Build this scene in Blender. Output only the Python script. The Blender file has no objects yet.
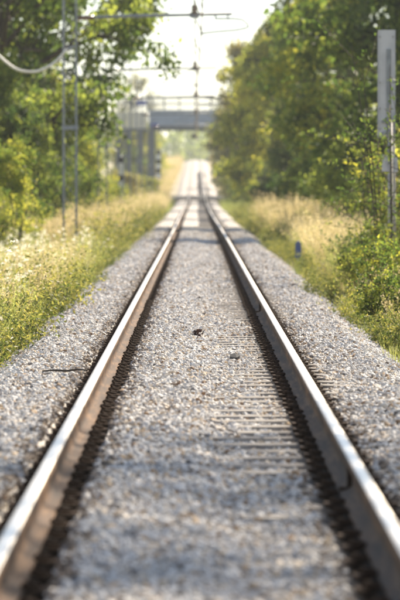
import bpy, bmesh, math, random
import numpy as np
from mathutils import Vector, Matrix, Euler

random.seed(7)
RS = np.random.RandomState(7)
scn = bpy.context.scene
R = math.radians

# ------------------------------------------------------------------ camera
FPX = 4100.0                       # focal length in photograph pixels (600 high)
CAMX, CAMZ = -0.027, 1.35
HORY = 186.0
VPX = 196.5
cd = bpy.data.cameras.new("camera")
cam = bpy.data.objects.new("camera", cd)
scn.collection.objects.link(cam)
scn.camera = cam
cd.sensor_fit = 'VERTICAL'
cd.sensor_height = 36.0
cd.lens = FPX / 600 * 36.0
cd.clip_start = 0.5
cd.clip_end = 12000
cam.location = (CAMX, 0, CAMZ)
cam.rotation_euler = (R(90) - math.atan((300 - HORY) / FPX), 0, -math.atan((200 - VPX) / FPX))
cd.dof.use_dof = True
cd.dof.focus_distance = 38.0
cd.dof.aperture_fstop = 4.6
cd.dof.aperture_blades = 0

# ------------------------------------------------------------------ world, sun, exposure
SUN_EL, SUN_AZ = R(39), R(34)
w = bpy.data.worlds.new("World")
scn.world = w
w.use_nodes = True
nt = w.node_tree
nt.nodes.clear()
sky = nt.nodes.new("ShaderNodeTexSky")
sky.sky_type = 'NISHITA'
sky.sun_disc = False
sky.sun_elevation = SUN_EL
sky.sun_rotation = SUN_AZ
sky.air_density = 1.0
sky.dust_density = 0.15
sky.ozone_density = 1.5
bg = nt.nodes.new("ShaderNodeBackground")
bg.inputs["Strength"].default_value = 0.078
wo = nt.nodes.new("ShaderNodeOutputWorld")
hsv = nt.nodes.new("ShaderNodeHueSaturation")      # thin high cloud: paler, whiter sky
hsv.inputs["Saturation"].default_value = 0.7
nt.links.new(sky.outputs[0], hsv.inputs["Color"])
nt.links.new(hsv.outputs[0], bg.inputs[0])
nt.links.new(bg.outputs[0], wo.inputs[0])
sd = bpy.data.lights.new("sun", 'SUN')
sd.energy = 4.7
sd.angle = R(1.2)
sd.color = (1.0, 0.87, 0.69)
so = bpy.data.objects.new("sun", sd)
scn.collection.objects.link(so)
sv = Vector((math.sin(SUN_AZ) * math.cos(SUN_EL), math.cos(SUN_AZ) * math.cos(SUN_EL), math.sin(SUN_EL)))
so.rotation_euler = sv.to_track_quat('Z', 'Y').to_euler()
so.location = (60, 60, 80)
scn.view_settings.view_transform = 'Standard'
scn.view_settings.look = 'None'
scn.view_settings.gamma = 1
scn.view_settings.exposure = 1.33
scn.cycles.volume_bounces = 1
scn.cycles.max_bounces = 8
scn.cycles.transparent_max_bounces = 8
scn.cycles.volume_step_rate = 10

# ------------------------------------------------------------------ helpers
COL = scn.collection


def link(o, parent=None):
    COL.objects.link(o)
    if parent:
        o.parent = parent
    return o


def tag(o, label=None, cat=None, group=None, kind=None):
    if label: o['label'] = label
    if cat: o['category'] = cat
    if group: o['group'] = group
    if kind: o['kind'] = kind
    return o


def empty(name, loc, label=None, cat=None, group=None, rz=0):
    o = bpy.data.objects.new(name, None)
    o.location = loc
    o.rotation_euler = (0, 0, rz)
    link(o)
    return tag(o, label, cat, group)


def mesh_np(name, V, F4, mats, tint=None, smooth=False, mi=None):
    """V (n,3), F (m,k) constant k"""
    me = bpy.data.meshes.new(name)
    V = np.asarray(V, np.float32); F4 = np.asarray(F4, np.int32)
    k = F4.shape[1]
    me.vertices.add(len(V)); me.vertices.foreach_set("co", V.ravel())
    me.loops.add(F4.size); me.loops.foreach_set("vertex_index", F4.ravel())
    me.polygons.add(len(F4))
    me.polygons.foreach_set("loop_start", np.arange(0, F4.size, k, dtype=np.int32))
    if smooth:
        me.polygons.foreach_set("use_smooth", np.ones(len(F4), bool))
    if mi is not None:
        me.polygons.foreach_set("material_index", np.asarray(mi, np.int32))
    me.update(calc_edges=True)
    for m in (mats if isinstance(mats, (list, tuple)) else [mats]):
        me.materials.append(m)
    if tint is not None:
        a = me.attributes.new("tint", 'FLOAT', 'FACE')
        a.data.foreach_set("value", np.asarray(tint, np.float32))
    return me


class MB:
    def __init__(s): s.V = []; s.F = []

    def add(s, vs, fs):
        b = len(s.V)
        s.V += [tuple(v) for v in vs]
        s.F += [tuple(i + b for i in f) for f in fs]

    def box(s, c, d, rot=None):
        x, y, z = d[0] / 2, d[1] / 2, d[2] / 2
        b = min(x, y, z) * 0.18
        vs = []
        for sx in (-1, 1):
            for sy in (-1, 1):
                for sz in (-1, 1):
                    v = Vector((sx * x, sy * y, sz * z))
                    if rot: v = rot @ v
                    vs.append(v + Vector(c))
        s.add(vs, [(0, 1, 3, 2), (4, 6, 7, 5), (0, 4, 5, 1), (2, 3, 7, 6), (0, 2, 6, 4), (1, 5, 7, 3)])

    def bar(s, a, b, wd, th):
        a, b = Vector(a), Vector(b)
        d = b - a
        q = d.to_track_quat('Z', 'Y').to_matrix()
        s.box((a + b) / 2, (wd, th, d.length), q)

    def tube(s, pts, r, n=8, caps=True):
        pts = [Vector(p) for p in pts]
        rr = r if isinstance(r, (list, tuple)) else [r] * len(pts)
        rings = []
        prev = None
        for i, p in enumerate(pts):
            d = (pts[min(i + 1, len(pts) - 1)] - pts[max(i - 1, 0)]).normalized()
            if prev is None:
                u = d.orthogonal().normalized()
            else:
                u = (prev - d * prev.dot(d))
                u = u.normalized() if u.length > 1e-6 else d.orthogonal().normalized()
            prev = u
            v = d.cross(u)
            rings.append([p + (u * math.cos(2 * math.pi * k / n) + v * math.sin(2 * math.pi * k / n)) * rr[i] for k in range(n)])
        vs = [v for rg in rings for v in rg]
        fs = []
        for i in range(len(rings) - 1):
            for k in range(n):
                fs.append((i * n + k, i * n + (k + 1) % n, (i + 1) * n + (k + 1) % n, (i + 1) * n + k))
        if caps:
            fs.append(tuple(reversed(range(n))))
            fs.append(tuple(range((len(rings) - 1) * n, len(rings) * n)))
        s.add(vs, fs)

    def lathe(s, prof, c, n=16):
        c = Vector(c)
        vs = []; fs = []
        for (r, z) in prof:
            for k in range(n):
                a = 2 * math.pi * k / n
                vs.append(c + Vector((r * math.cos(a), r * math.sin(a), z)))
        for i in range(len(prof) - 1):
            for k in range(n):
                fs.append((i * n + k, i * n + (k + 1) % n, (i + 1) * n + (k + 1) % n, (i + 1) * n + k))
        fs.append(tuple(reversed(range(n)))); fs.append(tuple(range((len(prof) - 1) * n, len(prof) * n)))
        s.add(vs, fs)

    def mesh(s, name, mat, smooth=False):
        me = bpy.data.meshes.new(name)
        me.from_pydata(s.V, [], s.F)
        me.materials.append(mat)
        if smooth:
            me.polygons.foreach_set("use_smooth", [True] * len(me.polygons))
        me.update()
        return me

    def build(s, name, mat, parent=None, smooth=False, bevel=0):
        o = bpy.data.objects.new(name, s.mesh(name, mat, smooth))
        link(o, parent)
        if bevel:
            m = o.modifiers.new("bevel", 'BEVEL'); m.width = bevel; m.segments = 2; m.limit_method = 'ANGLE'
        return o


def hash2(ix, iy, seed=0):
    n = (ix * 374761393 + iy * 668265263 + seed * 1442695041) & 0x7fffffff
    n = ((n ^ (n >> 13)) * 1274126177) & 0x7fffffff
    return ((n ^ (n >> 16)) & 0xffff) / 65535.0


def vnoise(x, y, seed=0):
    x = np.asarray(x, float); y = np.asarray(y, float)
    x, y = np.broadcast_arrays(x, y)
    xi = np.floor(x).astype(np.int64); yi = np.floor(y).astype(np.int64)
    fx = x - xi; fy = y - yi
    fx = fx * fx * (3 - 2 * fx); fy = fy * fy * (3 - 2 * fy)
    a = hash2(xi, yi, seed); b = hash2(xi + 1, yi, seed); c = hash2(xi, yi + 1, seed); d = hash2(xi + 1, yi + 1, seed)
    return (a * (1 - fx) + b * fx) * (1 - fy) + (c * (1 - fx) + d * fx) * fy


# ------------------------------------------------------------------ materials
def mat(name):
    m = bpy.data.materials.new(name)
    m.use_nodes = True
    n = m.node_tree
    n.nodes.clear()
    o = n.nodes.new("ShaderNodeOutputMaterial")
    p = n.nodes.new("ShaderNodeBsdfPrincipled")
    n.links.new(p.outputs[0], o.inputs[0])
    return m, n, p, o


def N(n, t, **kw):
    x = n.nodes.new(t)
    for k, v in kw.items():
        if k in x.inputs: x.inputs[k].default_value = v
        else: setattr(x, k, v)
    return x


def ramp(n, stops, src=None):
    r = n.nodes.new("ShaderNodeValToRGB")
    while len(r.color_ramp.elements) < len(stops): r.color_ramp.elements.new(0.5)
    for e, (p, c) in zip(r.color_ramp.elements, stops):
        e.position = p; e.color = (*c, 1)
    if src is not None: n.links.new(src, r.inputs[0])
    return r


def noisy(name, stops, scale=5, rough=0.7, metal=0, bump=0.2, detail=6, vec_scale=None, bscale=None, spec=0.5):
    m, n, p, o = mat(name)
    tc = N(n, "ShaderNodeTexCoord")
    src = tc.outputs["Object"]
    if vec_scale:
        mp = N(n, "ShaderNodeMapping"); mp.inputs["Scale"].default_value = vec_scale
        n.links.new(src, mp.inputs[0]); src = mp.outputs[0]
    t = N(n, "ShaderNodeTexNoise", Scale=scale, Detail=detail)
    n.links.new(src, t.inputs["Vector"])
    r = ramp(n, stops, t.outputs[0])
    n.links.new(r.outputs[0], p.inputs["Base Color"])
    p.inputs["Roughness"].default_value = rough
    p.inputs["Metallic"].default_value = metal
    p.inputs["Specular IOR Level"].default_value = spec
    if bump:
        t2 = N(n, "ShaderNodeTexNoise", Scale=bscale or scale * 4, Detail=6)
        n.links.new(src, t2.inputs["Vector"])
        b = N(n, "ShaderNodeBump", Strength=bump, Distance=0.02)
        n.links.new(t2.outputs[0], b.inputs["Height"]); n.links.new(b.outputs[0], p.inputs["Normal"])
    return m


def leafmat(name, stops, trans=0.6, rough=0.55):
    m, n, p, o = mat(name)
    at = N(n, "ShaderNodeAttribute", attribute_name="tint")
    oi = N(n, "ShaderNodeObjectInfo")
    ma = N(n, "ShaderNodeMath", operation='MULTIPLY_ADD')
    n.links.new(oi.outputs["Random"], ma.inputs[0]); ma.inputs[1].default_value = 0.25
    n.links.new(at.outputs["Fac"], ma.inputs[2])
    sb = N(n, "ShaderNodeMath", operation='SUBTRACT'); sb.inputs[1].default_value = 0.125
    n.links.new(ma.outputs[0], sb.inputs[0])
    r = ramp(n, stops, sb.outputs[0])
    n.links.new(r.outputs[0], p.inputs["Base Color"])
    p.inputs["Roughness"].default_value = rough
    p.inputs["Specular IOR Level"].default_value = 0.35
    tr = N(n, "ShaderNodeBsdfTranslucent")
    hs = N(n, "ShaderNodeHueSaturation"); hs.inputs["Saturation"].default_value = 1.0; hs.inputs["Value"].default_value = 1.9
    n.links.new(r.outputs[0], hs.inputs["Color"])
    n.links.new(hs.outputs[0], tr.inputs[0])
    mx = N(n, "ShaderNodeMixShader"); mx.inputs[0].default_value = trans
    n.links.new(p.outputs[0], mx.inputs[1]); n.links.new(tr.outputs[0], mx.inputs[2])
    n.links.new(mx.outputs[0], o.inputs[0])
    return m


M = {}
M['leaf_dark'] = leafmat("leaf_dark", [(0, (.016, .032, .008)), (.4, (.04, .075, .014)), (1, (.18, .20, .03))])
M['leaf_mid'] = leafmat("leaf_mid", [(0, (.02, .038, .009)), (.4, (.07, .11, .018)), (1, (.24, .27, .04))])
M['leaf_yellow'] = leafmat("leaf_yellow", [(0, (.035, .06, .012)), (.4, (.17, .20, .026)), (1, (.46, .42, .05))])
M['leaf_olive'] = leafmat("leaf_olive", [(0, (.05, .06, .022)), (.4, (.17, .165, .055)), (1, (.40, .34, .11))])
M['leaf_shrub'] = leafmat("leaf_shrub", [(0, (.022, .045, .010)), (.4, (.09, .14, .022)), (1, (.36, .34, .04))])
M['grass_green'] = leafmat("grass_green", [(0, (.05, .075, .018)), (.5, (.15, .165, .04)), (1, (.30, .31, .09))])
M['leaf_weed'] = leafmat("leaf_weed", [(0, (.018, .032, .008)), (.45, (.085, .11, .022)), (1, (.32, .28, .06))], trans=.45)
M['grass_dry'] = leafmat("grass_dry", [(0, (.24, .19, .07)), (.5, (.42, .34, .15)), (1, (.58, .48, .26))], trans=.35)
M['flower'] = leafmat("flower", [(0, (.6, .55, .4)), (.5, (.75, .71, .58)), (1, (.82, .8, .72))], trans=.4)
M['bark'] = noisy("bark", [(.3, (.035, .026, .018)), (.7, (.10, .075, .052))], 6, .9, bump=.6, vec_scale=(1, 1, .25))
M['galv'] = noisy("galvanised_steel", [(.3, (.17, .185, .205)), (.7, (.28, .30, .325))], 9, .55, .25, .08)
M['post_grey'] = noisy("weathered_post", [(.25, (.22, .205, .19)), (.75, (.40, .375, .35))], 8, .6, .1, .1)
M['board_back'] = noisy("board_back", [(.25, (.40, .405, .43)), (.75, (.55, .55, .58))], 5, .5, .2, .06)
M['ceramic'] = noisy("brown_ceramic", [(.3, (.09, .05, .03)), (.7, (.16, .09, .06))], 5, .25, 0, 0)
M['copper'] = noisy("wire_metal", [(.3, (.14, .11, .09)), (.7, (.25, .2, .16))], 20, .45, .6, 0)
M['cable_white'] = noisy("white_cable", [(.3, (.66, .62, .54)), (.7, (.8, .77, .7))], 9, .45, 0, .05)
M['concrete'] = noisy("sleeper_concrete", [(.25, (.21, .19, .165)), (.55, (.33, .31, .28)), (.8, (.42, .40, .37))], 7, .9, 0, .5, bscale=60)
M['bridge_paint'] = noisy("bridge_paint", [(.3, (.27, .31, .37)), (.7, (.36, .41, .47))], 2, .6, .1, .05)
M['bridge_grey'] = noisy("bridge_grey", [(.3, (.075, .088, .09)), (.7, (.12, .135, .14))], 2, .65, 0, .05)
M['cream'] = noisy("cream_panel", [(.3, (.62, .56, .43)), (.7, (.72, .66, .53))], 2, .7, 0, .05)
M['blue_sign'] = noisy("blue_sign", [(.3, (.015, .05, .30)), (.7, (.02, .07, .38))], 3, .4, 0, 0)
M['blue_post'] = noisy("blue_post", [(.3, (.012, .035, .14)), (.7, (.02, .06, .22))], 12, .45, 0, .1)
M['white_paint'] = noisy("white_paint", [(.3, (.66, .66, .64)), (.7, (.8, .8, .78))], 6, .5, 0, .03)
M['black_paint'] = noisy("black_paint", [(.3, (.012, .012, .013)), (.7, (.03, .03, .032))], 6, .5, 0, .03)
M['rust_iron'] = noisy("rusty_iron", [(.25, (.018, .012, .009)), (.55, (.045, .027, .017)), (.8, (.10, .06, .035))], 30, .85, 0, .4, spec=.1)
M['dark_stone'] = noisy("grey_rock", [(.3, (.055, .055, .058)), (.7, (.13, .13, .128))], 14, .85, 0, .5)
M['dead_leaf'] = leafmat("dead_leaf", [(0, (.03, .012, .008)), (1, (.06, .022, .015))], trans=.03)
M['stick'] = noisy("dark_twig", [(.3, (.02, .015, .012)), (.7, (.05, .038, .03))], 20, .9, 0, .3)

def sleepermat():
    m, n, p, o = mat("sleeper_concrete_oily")
    tc = N(n, "ShaderNodeTexCoord")
    sp = N(n, "ShaderNodeSeparateXYZ"); n.links.new(tc.outputs["Object"], sp.inputs[0])
    ab = N(n, "ShaderNodeMath", operation='ABSOLUTE'); n.links.new(sp.outputs[0], ab.inputs[0])
    su = N(n, "ShaderNodeMath", operation='SUBTRACT'); n.links.new(ab.outputs[0], su.inputs[0]); su.inputs[1].default_value = .75
    a2 = N(n, "ShaderNodeMath", operation='ABSOLUTE'); n.links.new(su.outputs[0], a2.inputs[0])
    t = N(n, "ShaderNodeTexNoise", Scale=11, Detail=7); n.links.new(tc.outputs["Object"], t.inputs["Vector"])
    ad = N(n, "ShaderNodeMath", operation='MULTIPLY_ADD'); n.links.new(t.outputs[0], ad.inputs[0]); ad.inputs[1].default_value = .08; n.links.new(a2.outputs[0], ad.inputs[2])
    mr = N(n, "ShaderNodeMapRange"); mr.inputs[1].default_value = .19; mr.inputs[2].default_value = .27; mr.inputs[3].default_value = 1; mr.inputs[4].default_value = 0
    n.links.new(ad.outputs[0], mr.inputs[0])
    r = ramp(n, [(.3, (.17, .155, .14)), (.55, (.30, .28, .26)), (.8, (.42, .40, .37))], t.outputs[0])
    mx = N(n, "ShaderNodeMix", data_type='RGBA')
    n.links.new(mr.outputs[0], mx.inputs[0]); n.links.new(r.outputs[0], mx.inputs[6]); mx.inputs[7].default_value = (.028, .020, .014, 1)
    n.links.new(mx.outputs[2], p.inputs["Base Color"]); p.inputs["Roughness"].default_value = .9
    p.inputs["Specular IOR Level"].default_value = .06
    return m
M['sleeper'] = sleepermat()

# rail steel: rusty brown body, polished running surface on top (object space: rails have their origin at z=0 = rail top)
def railmat():
    m, n, p, o = mat("rail_steel")
    geo = N(n, "ShaderNodeNewGeometry")
    sp = N(n, "ShaderNodeSeparateXYZ"); n.links.new(geo.outputs["True Normal"], sp.inputs[0])
    at = N(n, "ShaderNodeAttribute", attribute_name="tint")
    tc = N(n, "ShaderNodeTexCoord")
    mq = N(n, "ShaderNodeMapping"); mq.inputs["Scale"].default_value = (1.6, .12, 1.6); n.links.new(tc.outputs["Object"], mq.inputs[0])
    t = N(n, "ShaderNodeTexNoise", Scale=9, Detail=8, Roughness=.65); n.links.new(mq.outputs[0], t.inputs["Vector"])
    mp = N(n, "ShaderNodeMapping"); mp.inputs["Scale"].default_value = (40, .35, 40)
    n.links.new(tc.outputs["Object"], mp.inputs[0])
    t2 = N(n, "ShaderNodeTexNoise", Scale=2, Detail=4); n.links.new(mp.outputs[0], t2.inputs["Vector"])
    rust = ramp(n, [(.3, (.022, .012, .007)), (.5, (.068, .035, .017)), (.72, (.18, .098, .044))], t.outputs[0])
    steel = ramp(n, [(.3, (.70, .64, .56)), (.7, (.90, .84, .75))], t2.outputs[0])
    mx = N(n, "ShaderNodeMix", data_type='RGBA')
    n.links.new(at.outputs["Fac"], mx.inputs[0]); n.links.new(rust.outputs[0], mx.inputs[6]); n.links.new(steel.outputs[0], mx.inputs[7])
    n.links.new(mx.outputs[2], p.inputs["Base Color"])
    n.links.new(at.outputs["Fac"], p.inputs["Metallic"])
    p.inputs['Specular IOR Level'].default_value = .12
    mr = N(n, "ShaderNodeMapRange"); mr.inputs[3].default_value = .72; mr.inputs[4].default_value = .38
    n.links.new(at.outputs["Fac"], mr.inputs[0]); n.links.new(mr.outputs[0], p.inputs["Roughness"])
    return m
M['rail'] = railmat()


def stonemat():
    m, n, p, o = mat("ballast_stone")
    oi = N(n, "ShaderNodeObjectInfo")
    r = ramp(n, [(0, (.15, .14, .135)), (.11, (.42, .40, .39)), (.3, (.58, .565, .55)), (.6, (.67, .655, .635)), (.76, (.74, .715, .68)),
                 (.86, (.64, .54, .42)), (.94, (.50, .37, .24)), (.98, (.24, .15, .09))], oi.outputs["Random"])
    r.color_ramp.interpolation = 'LINEAR'
    tc = N(n, "ShaderNodeTexCoord")
    t = N(n, "ShaderNodeTexNoise", Scale=60, Detail=5); n.links.new(tc.outputs["Object"], t.inputs["Vector"])
    mr = N(n, "ShaderNodeMapRange"); mr.inputs[3].default_value = .75; mr.inputs[4].default_value = 1.15
    n.links.new(t.outputs[0], mr.inputs[0])
    hs = N(n, "ShaderNodeHueSaturation"); n.links.new(r.outputs[0], hs.inputs["Color"]); n.links.new(mr.outputs[0], hs.inputs["Value"])
    n.links.new(hs.outputs[0], p.inputs["Base Color"])
    p.inputs["Roughness"].default_value = .8
    p.inputs["Specular IOR Level"].default_value = .3
    b = N(n, "ShaderNodeBump", Strength=.35, Distance=.004); n.links.new(t.outputs[0], b.inputs["Height"]); n.links.new(b.outputs[0], p.inputs["Normal"])
    return m
M['stone'] = stonemat()


def bedmat():
    """ballast seen from far: stone-sized cells; a dark oily rust stain runs along each rail"""
    m, n, p, o = mat("ballast_bed")
    tc = N(n, "ShaderNodeTexCoord")
    v = N(n, "ShaderNodeTexVoronoi", Scale=16); n.links.new(tc.outputs["Object"], v.inputs["Vector"])
    sp = N(n, "ShaderNodeSeparateColor"); n.links.new(v.outputs["Color"], sp.inputs[0])
    r = ramp(n, [(0, (.22, .20, .18)), (.2, (.38, .36, .34)), (.6, (.54, .52, .50)), (.85, (.58, .53, .45)), (1, (.40, .31, .22))], sp.outputs[0])
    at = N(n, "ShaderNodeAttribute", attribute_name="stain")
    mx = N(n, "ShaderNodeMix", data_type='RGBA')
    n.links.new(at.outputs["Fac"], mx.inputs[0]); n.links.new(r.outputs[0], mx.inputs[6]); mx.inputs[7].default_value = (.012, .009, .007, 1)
    n.links.new(mx.outputs[2], p.inputs["Base Color"])
    p.inputs["Roughness"].default_value = .92
    p.inputs["Specular IOR Level"].default_value = .15
    b = N(n, "ShaderNodeBump", Strength=.9, Distance=.03); n.links.new(v.outputs["Distance"], b.inputs["Height"]); n.links.new(b.outputs[0], p.inputs["Normal"])
    return m
M['bed'] = bedmat()


def groundmat():
    m, n, p, o = mat("verge_ground")
    tc = N(n, "ShaderNodeTexCoord")
    t = N(n, "ShaderNodeTexNoise", Scale=.35, Detail=8, Roughness=.65); n.links.new(tc.outputs["Object"], t.inputs["Vector"])
    r = ramp(n, [(.3, (.06, .075, .025)), (.48, (.13, .13, .045)), (.6, (.24, .20, .09)), (.75, (.32, .26, .14))], t.outputs[0])
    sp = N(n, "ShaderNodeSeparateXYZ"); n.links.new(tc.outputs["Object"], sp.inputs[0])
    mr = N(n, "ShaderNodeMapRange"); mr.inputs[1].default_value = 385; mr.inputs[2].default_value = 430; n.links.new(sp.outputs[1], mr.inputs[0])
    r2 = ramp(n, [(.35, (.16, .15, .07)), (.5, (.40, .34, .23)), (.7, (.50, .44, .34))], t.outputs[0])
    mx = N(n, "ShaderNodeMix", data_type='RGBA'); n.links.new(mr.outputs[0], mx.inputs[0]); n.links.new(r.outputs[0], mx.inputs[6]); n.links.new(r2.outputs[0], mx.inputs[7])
    n.links.new(mx.outputs[2], p.inputs["Base Color"])
    p.inputs["Roughness"].default_value = .95
    t2 = N(n, "ShaderNodeTexNoise", Scale=12, Detail=6); n.links.new(tc.outputs["Object"], t2.inputs["Vector"])
    b = N(n, "ShaderNodeBump", Strength=.8, Distance=.1); n.links.new(t2.outputs[0], b.inputs["Height"]); n.links.new(b.outputs[0], p.inputs["Normal"])
    return m
M['ground'] = groundmat()

# ------------------------------------------------------------------ terrain profile
PY = np.array([-200, 0, 100, 200, 300, 350, 385, 420, 490, 615, 770, 900, 1200, 4500.])
PZ = np.array([0, 0, 0, -.03, .0, .05, .48, .98, 2.0, 3.75, 6.0, 7.2, 8.2, 9.])
_yy = np.arange(-200, 4500, 2.0)
_k = np.hanning(25); _k /= _k.sum()
_zz = np.convolve(np.pad(np.interp(_yy, PY, PZ), 12, mode='edge'), _k, mode='valid')


def prof(y): return np.interp(y, _yy, _zz)


def wob(y):          # small lateral irregularity of the track far away
    y = np.asarray(y, float)
    return 0.03 * np.sin(y / 47.0) * np.clip((y - 60) / 100, 0, 1)


def cross_ground(x):
    ax = np.abs(x)
    return np.interp(ax, [0, 1.4, 2.0, 2.6, 3.6, 6, 20, 60, 900], [-.55, -.5, -.46, -.55, -.66, -.7, -.75, -.3, 1.5])


def ground_z(x, y):
    return prof(y) + cross_ground(x) + (vnoise(x * .8, y * .4, 3) - .5) * .12 * np.clip((np.abs(x) - 1.8), 0, 1)


# ------------------------------------------------------------------ ground sheet
xs = np.unique(np.concatenate([np.arange(-8, 8.01, .5), np.arange(-60, 60.1, 6), [-900, -500, -250, -120, 120, 250, 500, 900]]))
ys = np.unique(np.concatenate([np.arange(-40, 130, 1.5), np.arange(130, 950, 8), np.arange(950, 3600, 100)]))
X, Y = np.meshgrid(xs, ys)
Z = ground_z(X, Y)
V = np.stack([X, Y, Z], -1).reshape(-1, 3)
nx, ny = len(xs), len(ys)
I = (np.arange(ny - 1)[:, None] * nx + np.arange(nx - 1)[None, :]).ravel()
F = np.stack([I, I + 1, I + nx + 1, I + nx], -1)
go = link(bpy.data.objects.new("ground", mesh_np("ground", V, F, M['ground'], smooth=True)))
go['kind'] = 'structure'

# ------------------------------------------------------------------ ballast bed
TRX = np.array([-2.45, -2.1, -1.75, -1.5, -1.2, -.98, -.94, -.90, -.6, -.57, -.53, -.3, -.05, .12, .3, .52, .565, .6, .90, .94, .98, 1.2, 1.5, 1.75, 2.1, 2.45])
TRZ = np.array([-.75, -.50, -.28, -.165, -.15, -.15, -.17, -.232, -.235, -.16, -.148, -.145, -.155, -.198, -.208, -.21, -.215, -.236, -.236, -.205, -.2, -.19, -.175, -.28, -.50, -.75])


def bed_z(x, y):
    fill = np.clip((np.asarray(y, float) - 383) / 6, 0, 1) * (np.abs(np.abs(x) - .75) < .2) * .085
    return prof(y) + fill + np.interp(x - wob(y), TRX, TRZ) + (vnoise(x * 4, y * 1.7, 5) - .5) * .022 + (vnoise(x * 1.1, y * .25, 8) - .5) * .03


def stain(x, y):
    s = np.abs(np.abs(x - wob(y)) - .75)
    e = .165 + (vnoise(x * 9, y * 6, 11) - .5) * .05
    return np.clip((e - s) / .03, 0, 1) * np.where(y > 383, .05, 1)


ys = np.unique(np.concatenate([np.arange(-20, 120, .3), np.arange(120, 400, 1.5), np.arange(400, 1100, 10)]))
xs = np.unique(np.concatenate([TRX, np.arange(-2.4, 2.41, .1), np.arange(.5, 1.0, .02), -np.arange(.5, 1.0, .02)]))
X, Y = np.meshgrid(xs, ys)
V = np.stack([X + wob(Y), Y, bed_z(X + wob(Y), Y)], -1).reshape(-1, 3)
nx, ny = len(xs), len(ys)
I = (np.arange(ny - 1)[:, None] * nx + np.arange(nx - 1)[None, :]).ravel()
F = np.stack([I, I + 1, I + nx + 1, I + nx], -1)
me = mesh_np("ballast_bed", V, F, M['bed'], smooth=True)
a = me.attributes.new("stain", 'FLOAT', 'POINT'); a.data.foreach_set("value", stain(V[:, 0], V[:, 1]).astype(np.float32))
bo = link(bpy.data.objects.new("ballast_bed", me)); bo['kind'] = 'structure'


# asphalt road over the level crossing before the footbridge
M['asphalt'] = noisy("asphalt", [(.3, (.030, .030, .031)), (.7, (.055, .054, .052))], 3, .9, 0, .3, bscale=80)
xs = np.array([-22, -12, -6, -3, -1.6, -.86, -.67, .67, .86, 1.6, 3, 6, 12, 22.]); ys = np.linspace(364, 383, 20)
X, Y = np.meshgrid(xs, ys)
V = np.stack([X, Y, prof(Y) - .012 - np.clip(np.abs(X) - 2, 0, 99) * .012], -1).reshape(-1, 3); nx, ny = len(xs), len(ys)
keepc = [i for i in range(nx - 1) if i not in (5, 7)]        # gaps where the rails pass
F = np.array([[j * nx + i, j * nx + i + 1, (j + 1) * nx + i + 1, (j + 1) * nx + i] for j in range(ny - 1) for i in keepc])
ro = link(bpy.data.objects.new("road", mesh_np("road", V, F, M['asphalt']))); ro['kind'] = 'structure'
sol = ro.modifiers.new("solid", 'SOLIDIFY'); sol.thickness = .12; sol.offset = -1

# ------------------------------------------------------------------ scatter with geometry nodes
def scatter(name, P, ROT, S, IDX, sources, kind='stuff', parent=None):
    me = bpy.data.meshes.new(name)
    me.vertices.add(len(P)); me.vertices.foreach_set("co", np.asarray(P, np.float32).ravel())
    a = me.attributes.new("rot", 'FLOAT_VECTOR', 'POINT'); a.data.foreach_set("vector", np.asarray(ROT, np.float32).ravel())
    a = me.attributes.new("scl", 'FLOAT_VECTOR', 'POINT'); a.data.foreach_set("vector", np.asarray(S, np.float32).ravel())
    a = me.attributes.new("idx", 'INT', 'POINT'); a.data.foreach_set("value", np.asarray(IDX, np.int32))
    o = bpy.data.objects.new(name, me); link(o, parent); o['kind'] = kind
    c = bpy.data.collections.new(name + "_kinds")
    for i, s in enumerate(sources):
        s.name = "%s_kind.%03d" % (name, i); c.objects.link(s)
    g = bpy.data.node_groups.new(name + "_scatter", 'GeometryNodeTree')
    g.interface.new_socket("Geometry", in_out='INPUT', socket_type='NodeSocketGeometry')
    g.interface.new_socket("Geometry", in_out='OUTPUT', socket_type='NodeSocketGeometry')
    gi = g.nodes.new("NodeGroupInput"); gout = g.nodes.new("NodeGroupOutput")
    ci = g.nodes.new("GeometryNodeCollectionInfo"); ci.inputs["Collection"].default_value = c
    ci.inputs["Separate Children"].default_value = True; ci.inputs["Reset Children"].default_value = True
    ip = g.nodes.new("GeometryNodeInstanceOnPoints"); ip.inputs["Pick Instance"].default_value = True
    def na(nm, t):
        x = g.nodes.new("GeometryNodeInputNamedAttribute"); x.data_type = t; x.inputs[0].default_value = nm
        return next(s for s in x.outputs if s.enabled and s.name == 'Attribute')
    g.links.new(gi.outputs[0], ip.inputs["Points"])
    g.links.new(ci.outputs[0], ip.inputs["Instance"])
    g.links.new(na("idx", 'INT'), ip.inputs["Instance Index"])
    e2r = g.nodes.new("FunctionNodeEulerToRotation")
    g.links.new(na("rot", 'FLOAT_VECTOR'), e2r.inputs[0])
    g.links.new(e2r.outputs[0], ip.inputs["Rotation"])
    g.links.new(na("scl", 'FLOAT_VECTOR'), ip.inputs["Scale"])
    g.links.new(ip.outputs[0], gout.inputs[0])
    md = o.modifiers.new("scatter", 'NODES'); md.node_group = g
    return o


# ballast stones
def stone_mesh(i, seed, mtl, n=13):
    rn = random.Random(seed)
    bm = bmesh.new()
    ax = (rn.uniform(.8, 1.25), rn.uniform(.7, 1.0), rn.uniform(.5, .8))
    for k in range(n):
        v = Vector((rn.gauss(0, 1), rn.gauss(0, 1), rn.gauss(0, 1))).normalized() * rn.uniform(.85, 1.1)
        bm.verts.new((v.x * ax[0], v.y * ax[1], v.z * ax[2]))
    r = bmesh.ops.convex_hull(bm, input=bm.verts)
    bmesh.ops.delete(bm, geom=[e for e in r['geom_interior'] if isinstance(e, bmesh.types.BMVert)], context='VERTS')
    me = bpy.data.meshes.new("stone"); bm.to_mesh(me); bm.free()
    me.materials.append(mtl)
    return me


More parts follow.
